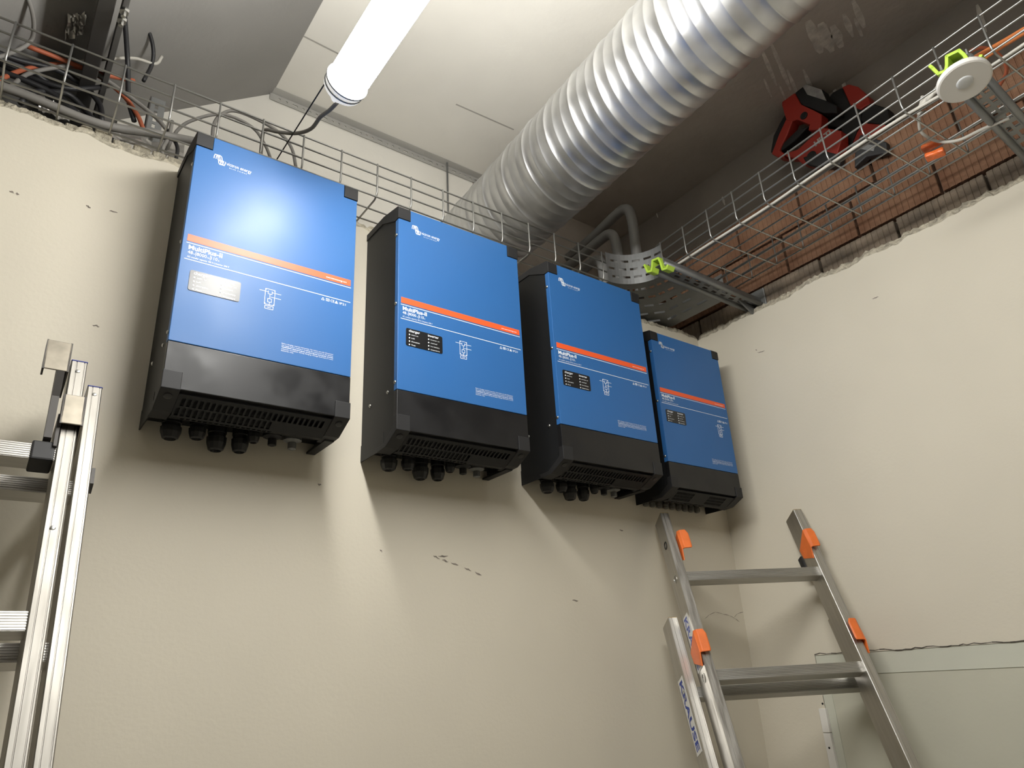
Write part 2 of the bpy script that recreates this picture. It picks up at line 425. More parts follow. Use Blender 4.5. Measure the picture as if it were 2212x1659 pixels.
# ------------------------------------------------------------------ tubular luminaire
lx0, lz0, ly0, ly1, lr = 0.2405, 2.700, -0.385, -1.68, 0.0425
def luminaire(label, y0, y1):
    t = thing('tube_luminaire', label, 'lamp', (lx0, y0, lz0), 'tubular luminaires')
    MB().lathe([(lr, 0), (lr, y0-y1)], (0,0,0), (0,-1,0), 32).build('diffuser', TUBEE, t, smooth=False)
    for s_, y_ in ((1, 0.0), (-1, y1-y0)):
        MB().lathe([(lr-.001, 0), (lr+.0005, .002), (lr+.0005, .022), (lr-.002, .026), (lr-.012, .034), (.012, .036), (.012, .058), (.009, .060)], (0, y_, 0), (0, s_, 0), 32).build('end_cap', ENDC, t, smooth=False)
        MB().lathe([(lr+.0045, 0), (lr+.0045, .004)], (0, y_-s_*.004, 0), (0, s_, 0), 32).build('clamp_ring', ZINC, t)
        MB().lathe([(lr+.0022, 0), (lr+.0022, .003)], (0, y_+s_*.012, 0), (0, s_, 0), 32).build('clamp_ring', ZINC, t)
    for y_ in (-.42, -1.0): MB().tube([(0, y_, lr), (0, y_, zb-lz0)], .0012, 6).build('suspension_wire', SCREW, t)
luminaire('glowing white tubular ceiling luminaire hanging above the leftmost inverter', ly0, ly1)
tag(MB().tube([H(700,183,1,-.36), H(597,346,1,-.03)], .0016, 6).build('stay_wire', RUB), 'thin dark stay wire running from the luminaire end to the tray behind', 'wire')

# ------------------------------------------------------------------ spiral duct
def duct():
    R0, pitch, seg = 0.1575, 0.118, 64; L0, L1 = -2.1, 0.50
    prof = [(0.0, .0030), (.018, .0024), (.036, .0), (.20, -.0003), (.325, .0), (.340, .0010), (.355, .0), (.50, -.0003), (.655, .0), (.670, .0010), (.685, .0), (.82, -.0003), (.964, .0), (.982, .0024)]
    turns = int((L1-L0)/pitch); k = len(prof); mb = MB(); cols = turns*seg
    for i in range(cols+1):
        a = 2*math.pi*i/seg; base = L0 + pitch*i/seg
        for fr_, dr in prof:
            s_ = base+fr_*pitch; dent = .0011*pnoise(Vector((math.cos(a)*1.5, s_*3.2, math.sin(a)*1.5)))
            r = R0+dr+dent
            mb.v.append((r*math.cos(a), s_, r*math.sin(a)))
    for i in range(cols):
        for j in range(k):
            A, B = i*k+j, (i+1)*k+j
            if j < k-1: mb.f.append((A, B, B+1, A+1))
            elif i+seg+1 <= cols: mb.f.append((A, B, (i+1+seg)*k, (i+seg)*k))
    return mb
dt = duct().build('ventilation_duct', GALV, smooth=True)
dt.location = (1.080, 0.0, 3.028); dt.rotation_euler = (0, 0, -math.radians(3.3))
tag(dt, 'large shiny galvanised spiral ventilation duct crossing under the ceiling', 'duct')
for y_ in (-1.3,):
    c_ = Vector((1.080+math.tan(math.radians(3.3))*y_, y_, 3.028)); mb = MB()
    o = thing('duct_hanger', 'thin steel hanger band round the duct ' + ('above the room' if y_ < 0 else 'behind the partition'), 'hanger', c_)
    MB().lathe([(.163, -.012), (.1645, -.012), (.1645, .012), (.163, .012)], (0,0,0), (0.0575,1,0), 40).build('band', ZINC, o)
    MB().tube([(0, 0, .16), (0, 0, zb-3.028)], .004, 8).build('rod', ZINC, o)

# perforated strip along the board joint
e = Vector((e.x, YW-.004, zb)); sv = Vector((1, 0, 0)); sL = f.x-e.x+.05; sn = Vector((-sv.y, sv.x, 0))
hs = []; k = 0
u_ = .03
while u_ < sL-.03:
    wdt = .018 if k % 4 == 2 else .007
    hs.append((u_, u_+wdt, .010, .017)); u_ += wdt+.017; k += 1
mb = MB().holes(sL, .028, hs, .0015, lambda u, v, d_: Vector((e.x, e.y, zb-.001)) + sv*u + Vector((0, 0, -.030+v)) + sn*(d_-.002))
mb.box((0,0,0),(0,0,0)) if False else None
ANGM = mat('angle_zinc_pale', (0.52, 0.51, 0.48), 0.5, 0.4)
st = mb.build('perforated_angle', ANGM)
tag(st, 'grey perforated metal angle along the cream ceiling board joint', 'metal angle')
p0 = Vector((e.x, e.y, zb-.001)); mb = MB()
mb.quad(p0-sn*.03, p0-sn*.03+sv*sL, p0+sv*sL, p0); 
mb.v += [tuple(Vector(q)-Vector((0,0,.0015))) for q in mb.v[:4]]; mb.f.append((7,6,5,4)); mb.f += [(0,4,5,1),(1,5,6,2),(2,6,7,3),(3,7,4,0)]
fl = mb.build('flange', ANGM, st)

# ------------------------------------------------------------------ inverters
def icon_strokes(mb, x, z, s, y):
    """emblem: two interleaved wave groups of slanting strokes"""
    def ribbon(P, wd):
        P = catmull([Vector((p[0], 0, p[1])) for p in P], 4)
        for a, b in zip(P, P[1:]):
            d = (b-a).normalized(); nn = Vector((-d.z, 0, d.x))*wd/2
            n = len(mb.v)
            mb.v += [(x+q.x*s, y, z+q.z*s) for q in (a-nn, b-nn, b+nn, a+nn)]; mb.f.append((n, n+1, n+2, n+3))
    for i in range(3):
        o = i*0.17
        ribbon([(0.02+o, .50), (0.05+o, .82), (0.18+o, .95), (0.30+o, .84), (0.36+o, .55), (.44+o, .36), (.52+o, .5)], .07)
        ribbon([(0.40+o, .55), (.44+o, .22), (0.52+o, .08), (.62+o, .18), (.66+o, .5)], .07)
    ribbon([(.04, .93), (.5, .98)], .05); ribbon([(.5, .04), (.95, .06)], .05)

def inverter(W, D, label, lab, Zp, sx, sz, big=True):
    """W width, D depth; Zp: dict of heights (local z, 0 = 2 m datum); lab: label layout; sx/sz scale of small print"""
    t = thing('inverter', label, 'inverter', group='wall mounted inverters')
    z0, zb_, zt, zl = Zp['z0'], Zp['zb'], Zp['zt'], Zp['zl']    # front foot, blue bottom, top, lowest
    k = D/.181
    cw, ch = .033*sx, .034*sz; zr = zt+.019*sz
    e = .0006
    body = [(0, zl+.022), (-.085*k, zl+.022), (-.088*k, zl+.003), (-.117*k, zl+.003), (-D+.013, z0+.004), (-D+.013, zt-.006), (-.10*k, zt+.014*sz), (0, zr-.003)]
    MB().prism(body, 0, .0012, W-.0012).build('housing', BLACKM, t, bevel=.0015)
    for xa, xb in ((.0005, .003), (W-.003, W-.0005)):
        MB().prism([(0, zl), (-.10*k, zl), (-.117*k, zl+.002), (-.117*k, zl+.04), (0, zl+.04)], 0, xa, xb).build('side_skirt', BLACKM, t)
    # front panel, blue, wrapped round the sides, with notched upper corners
    pl = [(0, zb_), (W, zb_), (W, zt-ch), (W-cw, zt-ch), (W-cw, zt), (cw, zt), (cw, zt-ch), (0, zt-ch)]
    fp = MB().prism(pl, 1, -D, -D+.016).build('front_panel', BLUE, t, bevel=.0011, seg=2)
    MB().prism([(0, z0+.002), (W, z0+.002), (W, zb_-.0012), (0, zb_-.0012)], 1, -D, -D+.016).build('lower_cover', BLACKG, t, bevel=.0011)
    # corner caps
    for xa, xb in ((-.0015, cw-.0006), (W-cw+.0006, W+.0015)):
        MB().prism([(-D-.002, zt-ch+.0006), (-D-.002, zt-.002), (-D+.003, zt+.003), (-.10*k, zr-.001), (-.002, zr), (-.002, zr-.018), (-.095*k, zr-.020), (-D+.018, zt-ch+.0006)], 0, xa, xb).build('corner_cap', CAPM, t, bevel=.0012)
        c = MB().prism([(-D-.0025, z0+.036*sz), (-D-.0025, z0), (-.130*k, zl), (-.088*k, zl-.002), (-.080*k, zl+.010), (-.118*k, zl+.010), (-D+.014, z0+.012), (-D+.014, z0+.036*sz)], 0, xa, xb).build('corner_cap', CAPM, t, bevel=.0012)
        yc, zc = -D*.5-.065*k*1.2, (z0+zl)/2
        sl_ = Vector((0, (-.130*k)-(-D-.0025), zl-z0)); nn = Vector((0, sl_.z, -sl_.y)).normalized()
        ctr = Vector(((xa+xb)/2, -D-.0025, z0)) + sl_*.33
        if big: MB().lathe([(.0076, -.001), (.0076, .0012), (.005, .0016)], ctr, nn, 14).build('rubber_plug', GLANDM, c)
    # slotted bottom: real openings in the sloping floor
    A = Vector((0, -D+.011, z0+.001)); B = Vector((0, -.118*k, zl+.0005)); dv = B-A; Ln = dv.length; dv.normalize()
    nn = Vector((0, dv.z, -dv.y))
    if nn.z > 0: nn = -nn
    U = W-2*cw; rects = []
    if big:
        p = U/27.5
        for i in range(26): rects.append((.008+i*p, .008+i*p+p*.62, Ln*.16, Ln*.50))
        for i in range(17): rects.append((.004+i*p, .004+i*p+p*.62, Ln*.58, Ln*.94))
    else:
        p = .0052
        for q in range(2):
            for j in range(3):
                for i in range(15): rects.append((.012+q*.145+i*p, .012+q*.145+i*p+p*.6, Ln*(.15+.26*j), Ln*(.36+.26*j)))
    MB().holes(U, Ln, rects, .0025, lambda u, v, d: A + Vector((cw+u, 0, 0)) + dv*v + nn*(.005-d)).build('vent_grille', BLACKM, t)
    rects = [(.02+i*.0104*sx, .02+i*.0104*sx+.0065*sx, .004, .012) for i in range(17)]
    MB().holes(U, .016, rects, .002, lambda u, v, d: Vector((cw+u, -.088*k-.028*k+v, zl+.0005-.0022+d))).build('vent_strip', BLACKM, t)
    # side screws
    for xs, sg in ((0, -1), (W, 1)):
        for y_, f_ in ((-D+.010, .84), (-D+.010, .45), (-D+.010, .04), (-.134*k, None), (-.044*k, None)):
            z_ = zb_+(zt-zb_)*f_ if f_ is not None else zb_+(.008 if y_ < -.08*k else .005)
            MB().lathe([(.0042, 0), (.0042, .001), (.0030, .0024), (.0012, .003)], (xs+sg*(0 if f_ is not None else -.001), y_, z_), (sg, 0, 0), 12).build('screw', SCREW, t, smooth=True)
    # cable glands under the housing
    if big:
        for gx, gy, gr, gl in ((.050, -.048, .019, .050), (.098, -.052, .016, .044), (.140, -.036, .019, .058), (.186, -.040, .017, .056), (.205, -.066, .012, .040)):
            o = MB().lathe([(gr*1.0, 0), (gr*1.0, gl*.35), (gr*.92, gl*.37), (gr*.92, gl*.5), (gr*1.05, gl*.52), (gr*1.02, gl*.72), (gr*.80, gl*.95), (gr*.58, gl), (gr*.50, gl*.9), (0.001, gl*.9)], (gx, gy, zl+.024), (0, 0, -1), 12).build('cable_gland', GLANDM, t)
        for gx, gy in ((.245, -.062), (.290, -.055)):
            MB().lathe([(.012, 0), (.012, .012), (.020, .014), (.020, .022), (.009, .026), (.009, .040), (.004, .042)], (gx, gy, zl+.026), (0, 0, -1), 14).build('terminal_cover', ZINC if gx > .28 else CAPM, t)
        MB().prism([(-.005, zl-.004), (-.11, zl-.004), (-.117, zl+.004), (-.117, zl+.006), (-.005, zl)], 0, W-.022, W-.002).build('bracket', BLACKM, t)
    else:
        for i in range(9):
            MB().lathe([(.008, 0), (.008, .012), (.010, .013), (.009, .024), (.005, .027)], (.030+i*.0295, -.012, zl+.024), (0, 0, -1), 10).build('terminal_cover', mat('terminal_grey', (.12, .115, .10), .6), t)
    MB().box((W*.2, -.001, zr-.012), (W*.8, .0, zr)).build('wall_bracket', ZINC, t)
    # ---- print on the panel
    Y = -D-.0004
    zs = lab['stripe']; x1 = W-.0085*sx
    hz = .0155*sz
    MB().prism([(.0082*sx, zs-hz), (x1, zs-hz), (x1, zs), (.0082*sx, zs)], 1, Y, Y+.0004).build('stripe', ORANGE, fp)
    ln = MB(); g = .0014*sz
    for zz in (zs-.0190*sz, zs-.0560*sz): ln.prism([(.0075*sx, zz-g), (x1+.001, zz-g), (x1+.001, zz), (.0075*sx, zz)], 1, Y, Y+.0004)
    ln.build('rule_line', WHITEP, fp)
    b = MB(); zi_ = lab['logo']
    icon_strokes(b, .0365*sx, zi_-.0125*sz, .0245*sx, Y)
    b.build('emblem', WHITEP, fp)
    b = MB(); text_into(b, 'victron energy', .0635*sx, zi_-.0075*sz, .0525*sx, Y, height=.0085*sz); text_into(b, 'B L U E   P O W E R', .0700*sx, zi_-.0135*sz, .037*sx, Y, height=.0022*sz); b.build('maker_lettering', WHITEP, fp)
    b = MB(); text_into(b, 'MultiPlus-II', .0125*sx, zs-.0335*sz, .0645*sx, Y, height=.0098*sz, bold=.025); b.build('model_lettering', WHITEP, fp)
    b = MB(); xx = .0122*sx
    for s_, wd_, hh_ in lab['rating']:
        text_into(b, s_, xx, zs-.0438*sz, wd_*sx, Y, height=hh_*sz); xx += (wd_+.0012)*sx
    text_into(b, lab['ac'], .0122*sx, zs-.0522*sz, .080*sx, Y, height=.0036*sz); b.build('rating_lettering', WHITEP, fp)
    b = MB(); text_into(b, 'www.victronenergy.com', x1-.058*sx, zs-hz*.68, .048*sx, Y-.0003, height=.0042*sz); b.build('web_lettering', WHITEP, fp)
    # display window
    dx0, dx1, dz1, dz0 = .0212*sx, .1188*sx, zs-.0785*sz, zs-.1232*sz; rr = .004
    pl = []
    for cx_, cz_, a0 in ((dx1-rr, dz1-rr, 0), (dx0+rr, dz1-rr, 90), (dx0+rr, dz0+rr, 180), (dx1-rr, dz0+rr, 270)):
        for q in range(5): a_ = math.radians(a0+q*22.5); pl.append((cx_+rr*math.cos(a_), cz_+rr*math.sin(a_)))
    dp = MB().prism(pl, 1, -D-.0011, -D).build('display_window', DISP, t)
    Yd = -D-.0014; b = MB()
    text_into(b, 'charger', .0282*sx, zs-.0872*sz, .0292*sx, Yd, height=.0062*sz, bold=.012); text_into(b, 'inverter', .0792*sx, zs-.0872*sz, .0292*sx, Yd, height=.0062*sz, bold=.012)
    for i, (l_, r_) in enumerate((('mains on', 'inverter on'), ('bulk', 'overload'), ('absorption', 'low battery'), ('float', 'temperature'))):
        zz = zs-(.0942+i*.0086)*sz
        text_into(b, l_, .0350*sx, zz-.0012*sz, (.0022*len(l_))*sx, Yd, height=.0032*sz); text_into(b, r_, .0860*sx, zz-.0012*sz, (.0022*len(r_))*sx, Yd, height=.0032*sz)
        for xx in (.0300*sx, .0810*sx): MB().lathe([(.0018, 0), (.0018, .0003), (.0010, .0008)], (xx, -D-.0011, zz), (0, -1, 0), 10).build('indicator_light', WHITEP, dp)
    b.build('display_lettering', WHITEP, dp)
    # wiring diagram
    b = MB(); ox, oz = lab['dia']; g = .00045
    def L(xa, za, xb, zb2):
        xa, xb = ox+xa*sx, ox+xb*sx; za, zb2 = oz+za*sz, oz+zb2*sz
        if xa == xb: b.prism([(xa-g, za), (xa+g, za), (xa+g, zb2), (xa-g, zb2)], 1, Y, Y+.0003)
        else: b.prism([(xa, za-g), (xb, za-g), (xb, za+g), (xa, za+g)], 1, Y, Y+.0003)
    for q in ((0,0,.020,0), (0,-.036,.020,-.036), (0,-.036,0,0), (.020,-.036,.020,0), (-.012,-.0065,.006,-.0065), (.014,-.0065,.033,-.0065), (.012,-.0175,.033,-.0175),
              (.006,-.011,.006,-.004), (.014,-.011,.014,-.004), (.006,-.011,.014,-.011), (.010,-.022,.010,-.011), (.006,-.022,.014,-.022), (.006,-.030,.014,-.030), (.006,-.030,.006,-.022), (.014,-.030,.014,-.022),
              (.010,-.039,.010,-.030), (.0015,-.039,.0185,-.039), (.0015,-.046,.0185,-.046), (.0015,-.046,.0015,-.039), (.0185,-.046,.0185,-.039), (.006,-.0425,.014,-.0425)): L(*q)
    for xa, za in ((0,0), (.018,0), (0,-.0335), (.018,-.0335)):
        xx, zz = ox+xa*sx, oz+za*sz; b.prism([(xx, zz-.0025), (xx+.002, zz-.0025), (xx+.002, zz), (xx, zz)], 1, Y, Y+.0003)
    b.build('wiring_diagram', WHITEP, fp)
    # approval marks
    b = MB(); mx, mz = lab['marks']; q = .0062
    def tri(x0_):
        for (ax_, az_), (bx_, bz_) in (((0,0),(q,0)), ((q,0),(q/2,q)), ((q/2,q),(0,0))):
            dd = Vector((bx_-ax_, 0, bz_-az_)).normalized(); n2 = Vector((-dd.z, 0, dd.x))*.0005
            b.quad(*[(mx+x0_*sx+v_.x, Y, mz+v_.z) for v_ in (Vector((ax_,0,az_))-n2, Vector((bx_,0,bz_))-n2, Vector((bx_,0,bz_))+n2, Vector((ax_,0,az_))+n2)])
    tri(0); tri(.031)
    b.prism([(mx+.0325*sx, mz+.001), (mx+.0345*sx+.0015, mz+.001), (mx+.0340*sx, mz+.004)], 1, Y, Y+.0003)
    for zz in (0, q-.0008): b.prism([(mx+.010*sx, mz+zz), (mx+.0175*sx, mz+zz), (mx+.0175*sx, mz+zz+.0009), (mx+.010*sx, mz+zz+.0009)], 1, Y, Y+.0003)
    for xx in (.010, .0135, .0168): b.prism([(mx+xx*sx, mz), (mx+xx*sx+.0012, mz), (mx+xx*sx+.0012, mz+q), (mx+xx*sx, mz+q)], 1, Y, Y+.0003)
    text_into(b, 'CE', mx+.0205*sx, mz, .0088*sx, Y, height=q); text_into(b, 'IP21', mx+.041*sx, mz, .0150*sx, Y, height=.0052)
    b.build('approval_marks', WHITEP, fp)
    b = MB(); wx, wz = lab['warn']
    for i, s_ in enumerate(('Before charging, read the instructions. For indoor use only. Disconnect', 'the supply before making or breaking the connections to the battery.', 'WARNING: Explosive gases, prevent flames and sparks, provide', 'adequate ventilation during charging. Charge lead acid or Li-ion', 'batteries only.')):
        text_into(b, s_, wx, wz-i*.0040*sz-.0028*sz, (.111 if i < 4 else .026)*sx, Y, height=.0024*sz, bold=0 if i != 2 else .015)
    b.build('warning_lettering', WHITEP, fp)
    return t

lab8 = dict(stripe=.3492, logo=.5500, dia=(.1685, .2730), marks=(.2890, .2812), warn=(.2105, .1585), ac='AC transfer capacity 100 A | Inverter 230 V',
            rating=(('48', .0095, .0072), ('V', .0028, .0030), ('|', .0008, .0085), ('8000', .0190, .0072), ('VA', .0042, .0028), ('|', .0008, .0085), ('110', .0120, .0072), ('A', .0028, .0030)))
inv = inverter(.363, .1811, 'leftmost blue inverter, with the lamp glare on its front panel', lab8, dict(z0=.0178, zb=.1135, zt=.602, zl=-.008), 1.0, 1.0)
inv.location = (0.0, 0, 2.0)
for X_, dz_, lb in ((.4738, -.0048, 'second blue inverter from the left, just below the duct end'), (.9460, -.0084, 'third blue inverter from the left, in front of the small dark one')):
    c_ = copy_tree(inv); c_.location = (X_, 0, 2.0+dz_); c_['label'] = lb
lab5 = dict(stripe=.3065, logo=.459, dia=(.2610, .226), marks=(.2640, .2360), warn=(.205, .1050), ac='AC transfer capacity 50 A | Inverter 230 V',
            rating=(('48', .0095, .0072), ('V', .0028, .0030), ('|', .0008, .0085), ('5000', .0190, .0072), ('VA', .0042, .0028), ('|', .0008, .0085), ('70', .0090, .0072), ('A', .0028, .0030)))
i4 = inverter(.325, .149, 'smaller darker blue inverter mounted in the corner by the side wall', lab5, dict(z0=-.0076, zb=.0703, zt=.4985, zl=-.030), .895, .885, big=False)
i4.location = (1.3811, 0, 2.0)

# ------------------------------------------------------------------ wire basket trays
WR = .0024
def long_wire(a, b, parent, name='long_wire', r=WR): return MB().tube([a, b], r, 6).build(name, WIREM, parent, smooth=True)
# back tray
bt = thing('wire_tray', 'wire basket cable tray along the top of the back partition wall', 'cable tray', (-.8, -.097, 2.672), group='wire cable trays')
bx0, bx1, by0, bz0, bh, bw = -.46, 1.272, -.097, 2.672, .102, .30
loc = Vector((-.8, -.097, 2.672)); S_ = lambda x, y, z: Vector((x, y, z))-loc
for z_ in (bz0, bz0+.034, bz0+.069, bz0+bh):
    long_wire(S_(bx0, by0, z_), S_(bx1, by0, z_), bt); long_wire(S_(bx0, by0+bw, z_), S_(bx1, by0+bw, z_), bt)
for y_ in (.05, .10, .15, .20, .25): long_wire(S_(bx0, by0+y_, bz0-.004), S_(bx1, by0+y_, bz0-.004), bt)
pr = None; x = -.148-.1*3
while x < bx1:
    if pr is None:
        pr = MB().tube([(0, -.004, bh), (0, -.004, .012), (0, .0, .002), (0, .010, -.004), (0, bw-.010, -.004), (0, bw, .002), (0, bw+.004, .012), (0, bw+.004, bh)], WR, 6).build('cross_wire', WIREM, bt, smooth=True); o = pr
    else: o = pr.copy(); COL.objects.link(o)
    o.location = S_(x, by0, bz0); x += .1
# right tray (turned a little)
ra = math.radians(3.3); rw = .30
rt = thing('wire_tray', 'wire basket cable tray along the side wall in front of the brick', 'cable tray', (1.405, -.205, 2.690), group='wire cable trays')
rt.rotation_euler = (0, 0, -ra); RL = -1.75
for z_ in (0, .034, .069, .102):
    long_wire((0, 0, z_), (0, RL, z_), rt); long_wire((rw, 0, z_), (rw, RL, z_), rt)
for x_ in (.05, .10, .15, .20, .25): long_wire((x_, 0, -.004), (x_, RL, -.004), rt)
pr = None; y = -.02
while y > RL:
    if pr is None:
        pr = MB().tube([(-.004, 0, .102), (-.004, 0, .012), (0, 0, .002), (.010, 0, -.004), (rw-.010, 0, -.004), (rw, 0, .002), (rw+.004, 0, .012), (rw+.004, 0, .102)], WR, 6).build('cross_wire', WIREM, rt, smooth=True); o = pr
    else: o = pr.copy(); COL.objects.link(o)
    o.location = (0, y, 0); y -= .1

# slotted sheet bend joining the two trays
cb = thing('tray_bend', 'perforated grey sheet metal corner bend joining the two wire trays', 'tray bend', (1.275, -.097, 2.674))
cx, cy, cr_ = 1.275, -.222, .125
hs = []
for j, v_ in enumerate((.020, .050, .080)):
    for i in range(5):
        u0 = .008+i*.038+(0.0 if j % 2 else .010); hs.append((u0, u0+.026, v_, v_+.008))
arcL = cr_*math.pi/2
MB().holes(arcL, .110, hs, .0015, lambda u, v, d: Vector((cx+(cr_+d)*math.sin(u/cr_), cy+(cr_+d)*math.cos(u/cr_), 2.674+v))-cb.location).build('side_plate', ZINC, cb, smooth=False)
# bottom plate: fan between inner arc and outer corner, with slot openings
ox0, oy0, ow = cx, .205, .30
def outer(s_):      # s_ 0..1 along the outer rim: right leg, corner
    P = [Vector((cx, .203, 0)), Vector((cx+.24, .203, 0)), Vector((1.705, .02, 0)), Vector((1.712, cy, 0))]
    t_ = s_*3; i = min(int(t_), 2); return P[i].lerp(P[i+1], t_-i)
hs = []
for j in range(5):
    for i in range(9):
        u0 = .04+i*.104+(.05 if j % 2 else 0); v0 = .10+j*.175
        if u0+.062 < .98: hs.append((u0, u0+.066, v0, v0+.045))
def bend_pt(u, v, d):
    a = u*math.pi/2; inn = Vector((cx+cr_*math.sin(a), cy+cr_*math.cos(a), 0)); p = inn.lerp(outer(u), v); return Vector((p.x, p.y, 2.674-d))-cb.location
MB().holes(1.0, 1.0, hs, .0015, bend_pt).build('bottom_plate', ZINC, cb)
mb = MB(); P = [outer(i/18) for i in range(19)]
for a_, b_ in zip(P, P[1:]): mb.quad((a_.x-cb.location.x, a_.y-cb.location.y, 0), (b_.x-cb.location.x, b_.y-cb.location.y, 0), (b_.x-cb.location.x, b_.y-cb.location.y, .10), (a_.x-cb.location.x, a_.y-cb.location.y, .10))
mb.build('outer_rim', ZINC, cb)

# cantilever support arms with lime end caps
def support(label, p_tip, p_wall, wd=.052):
    p_tip, p_wall = Vector(p_tip), Vector(p_wall)
    dv = p_wall-p_tip; L_ = dv.length; ang = math.atan2(dv.y, dv.x)
    t = thing('tray_support_arm', label, 'support arm', p_tip, group='tray support arms'); t.rotation_euler = (0, 0, ang)
    for y_ in (-wd/2, wd/2):
        MB().tube([(0, y_, 0), (L_, y_, 0)], .0085, 10).build('lip', ZINC, t, smooth=True)
        MB().box((0, y_-.0015 if y_ < 0 else y_-.0015, 0), (L_, y_+.0015, .022)).build('web', ZINC, t)
    hs = []; u = .035
    while u < L_-.03: hs.append((u, u+.026, .012, .023)); hs.append((u+.010, u+.034, .030, .040)); u += .046
    MB().holes(L_, wd, hs, .0018, lambda u, v, d: Vector((u, -wd/2+v, .003+d))).build('slotted_channel', ZINC, t)
    # wall foot
    MB().box((L_-.006, -.045, -.045), (L_, .045, .060)).build('wall_plate', ZINC, t, bevel=.003)
    MB().prism([(L_-.10, .0), (L_-.006, .0), (L_-.006, -.045)], 1, -.003, .003).build('gusset', ZINC, t)
    # omega shaped lime cap
    path = [(-wd*.92, -.022), (-wd*.80, -.030), (-wd*.50, -.026), (-wd*.42, .004), (-wd*.32, .020), (wd*.14, .024), (wd*.24, .004), (wd*.34, -.008), (wd*.62, -.004), (wd*.74, .018), (wd*.80, .026)]
    mb = MB(); th = .0035
    for i in range(len(path)-1):
        a_, b_ = Vector((path[i][0], path[i][1])), Vector((path[i+1][0], path[i+1][1])); d_ = (b_-a_).normalized(); nn = Vector((-d_.y, d_.x))*th
        mb.prism([tuple(a_-nn-d_*.002), tuple(b_-nn+d_*.002), tuple(b_+nn+d_*.002), tuple(a_+nn-d_*.002)], 0, -.012, .020)
    mb.build('end_cap', LIME, t, bevel=.001)
    return t
za = 2.664
support('slotted support arm with lime cap under the corner bend', H(1420,577,2,za), (XR+.03, H(1420,577,2,za).y+.005, za))
tip2 = H(2064,140,2,za)
support('slotted support arm with lime cap above the round white sensor', tip2, (XR+.03, tip2.y+.02, za))

# motion sensor on the arm end
sc = H(2084, 177, 2, 2.616)
t = thing('motion_sensor', 'round white motion sensor fixed to the end of the support arm', 'sensor', sc)
nrm = Vector((-.16, -.10, -1)).normalized()
MB().lathe([(.030, -.016), (.048, -.014), (.0515, -.011), (.0525, -.004), (.0515, .0), (.048, .0015)], (0,0,0), nrm, 40).build('housing', WPLAST, t, smooth=False, bevel=.0)
MB().lathe([(.0165, .001), (.0163, .0022), (.012, .0030), (.004, .0033)], (0,0,0), nrm, 28).build('sensor_lens', LENS, t, smooth=True)
MB().box((-.012, -.012, .010), (.012, .012, .045)).build('mount', WPLAST, t)

# ------------------------------------------------------------------ cables
def cable(name, label, m, r, pts, seg=8, group=None, sm=6):
    P = [H(*p) if len(p) == 4 else Vector(p) for p in pts]
    return tag(MB().tube(P, r, seg, smooth=sm).build(name, m, smooth=True), label, 'cable', group)
# loops behind the left inverter
cable('cable', 'grey cable arching over the tray above the leftmost inverter', CGREY, .0042, [(345,360,1,.10), (382,283,1,.08), (430,255,1,.06), (487,248,1,.05), (545,275,1,.05), (572,312,1,.05), (585,345,1,.05), (590,372,1,.05)])
cable('cable', 'grey cable in a tight loop beside the lamp stay wire', CGREY, .0045, [(458,320,1,.06), (462,270,1,.06), (480,246,1,.06), (510,240,1,.06), (560,260,1,.06), (605,288,1,.05), (630,320,1,.04), (640,365,1,.04)])
cable('cable', 'grey cable from the tray up to the luminaire end', CGREY, .0046, [(562,350,1,.02), (566,305,1,.0), (572,281,1,-.02), (600,285,1,-.06), (640,288,1,-.10), (672,278,1,-.17), (692,253,1,-.24), (712,238,1,-.29), (728,222,1,-.33)])
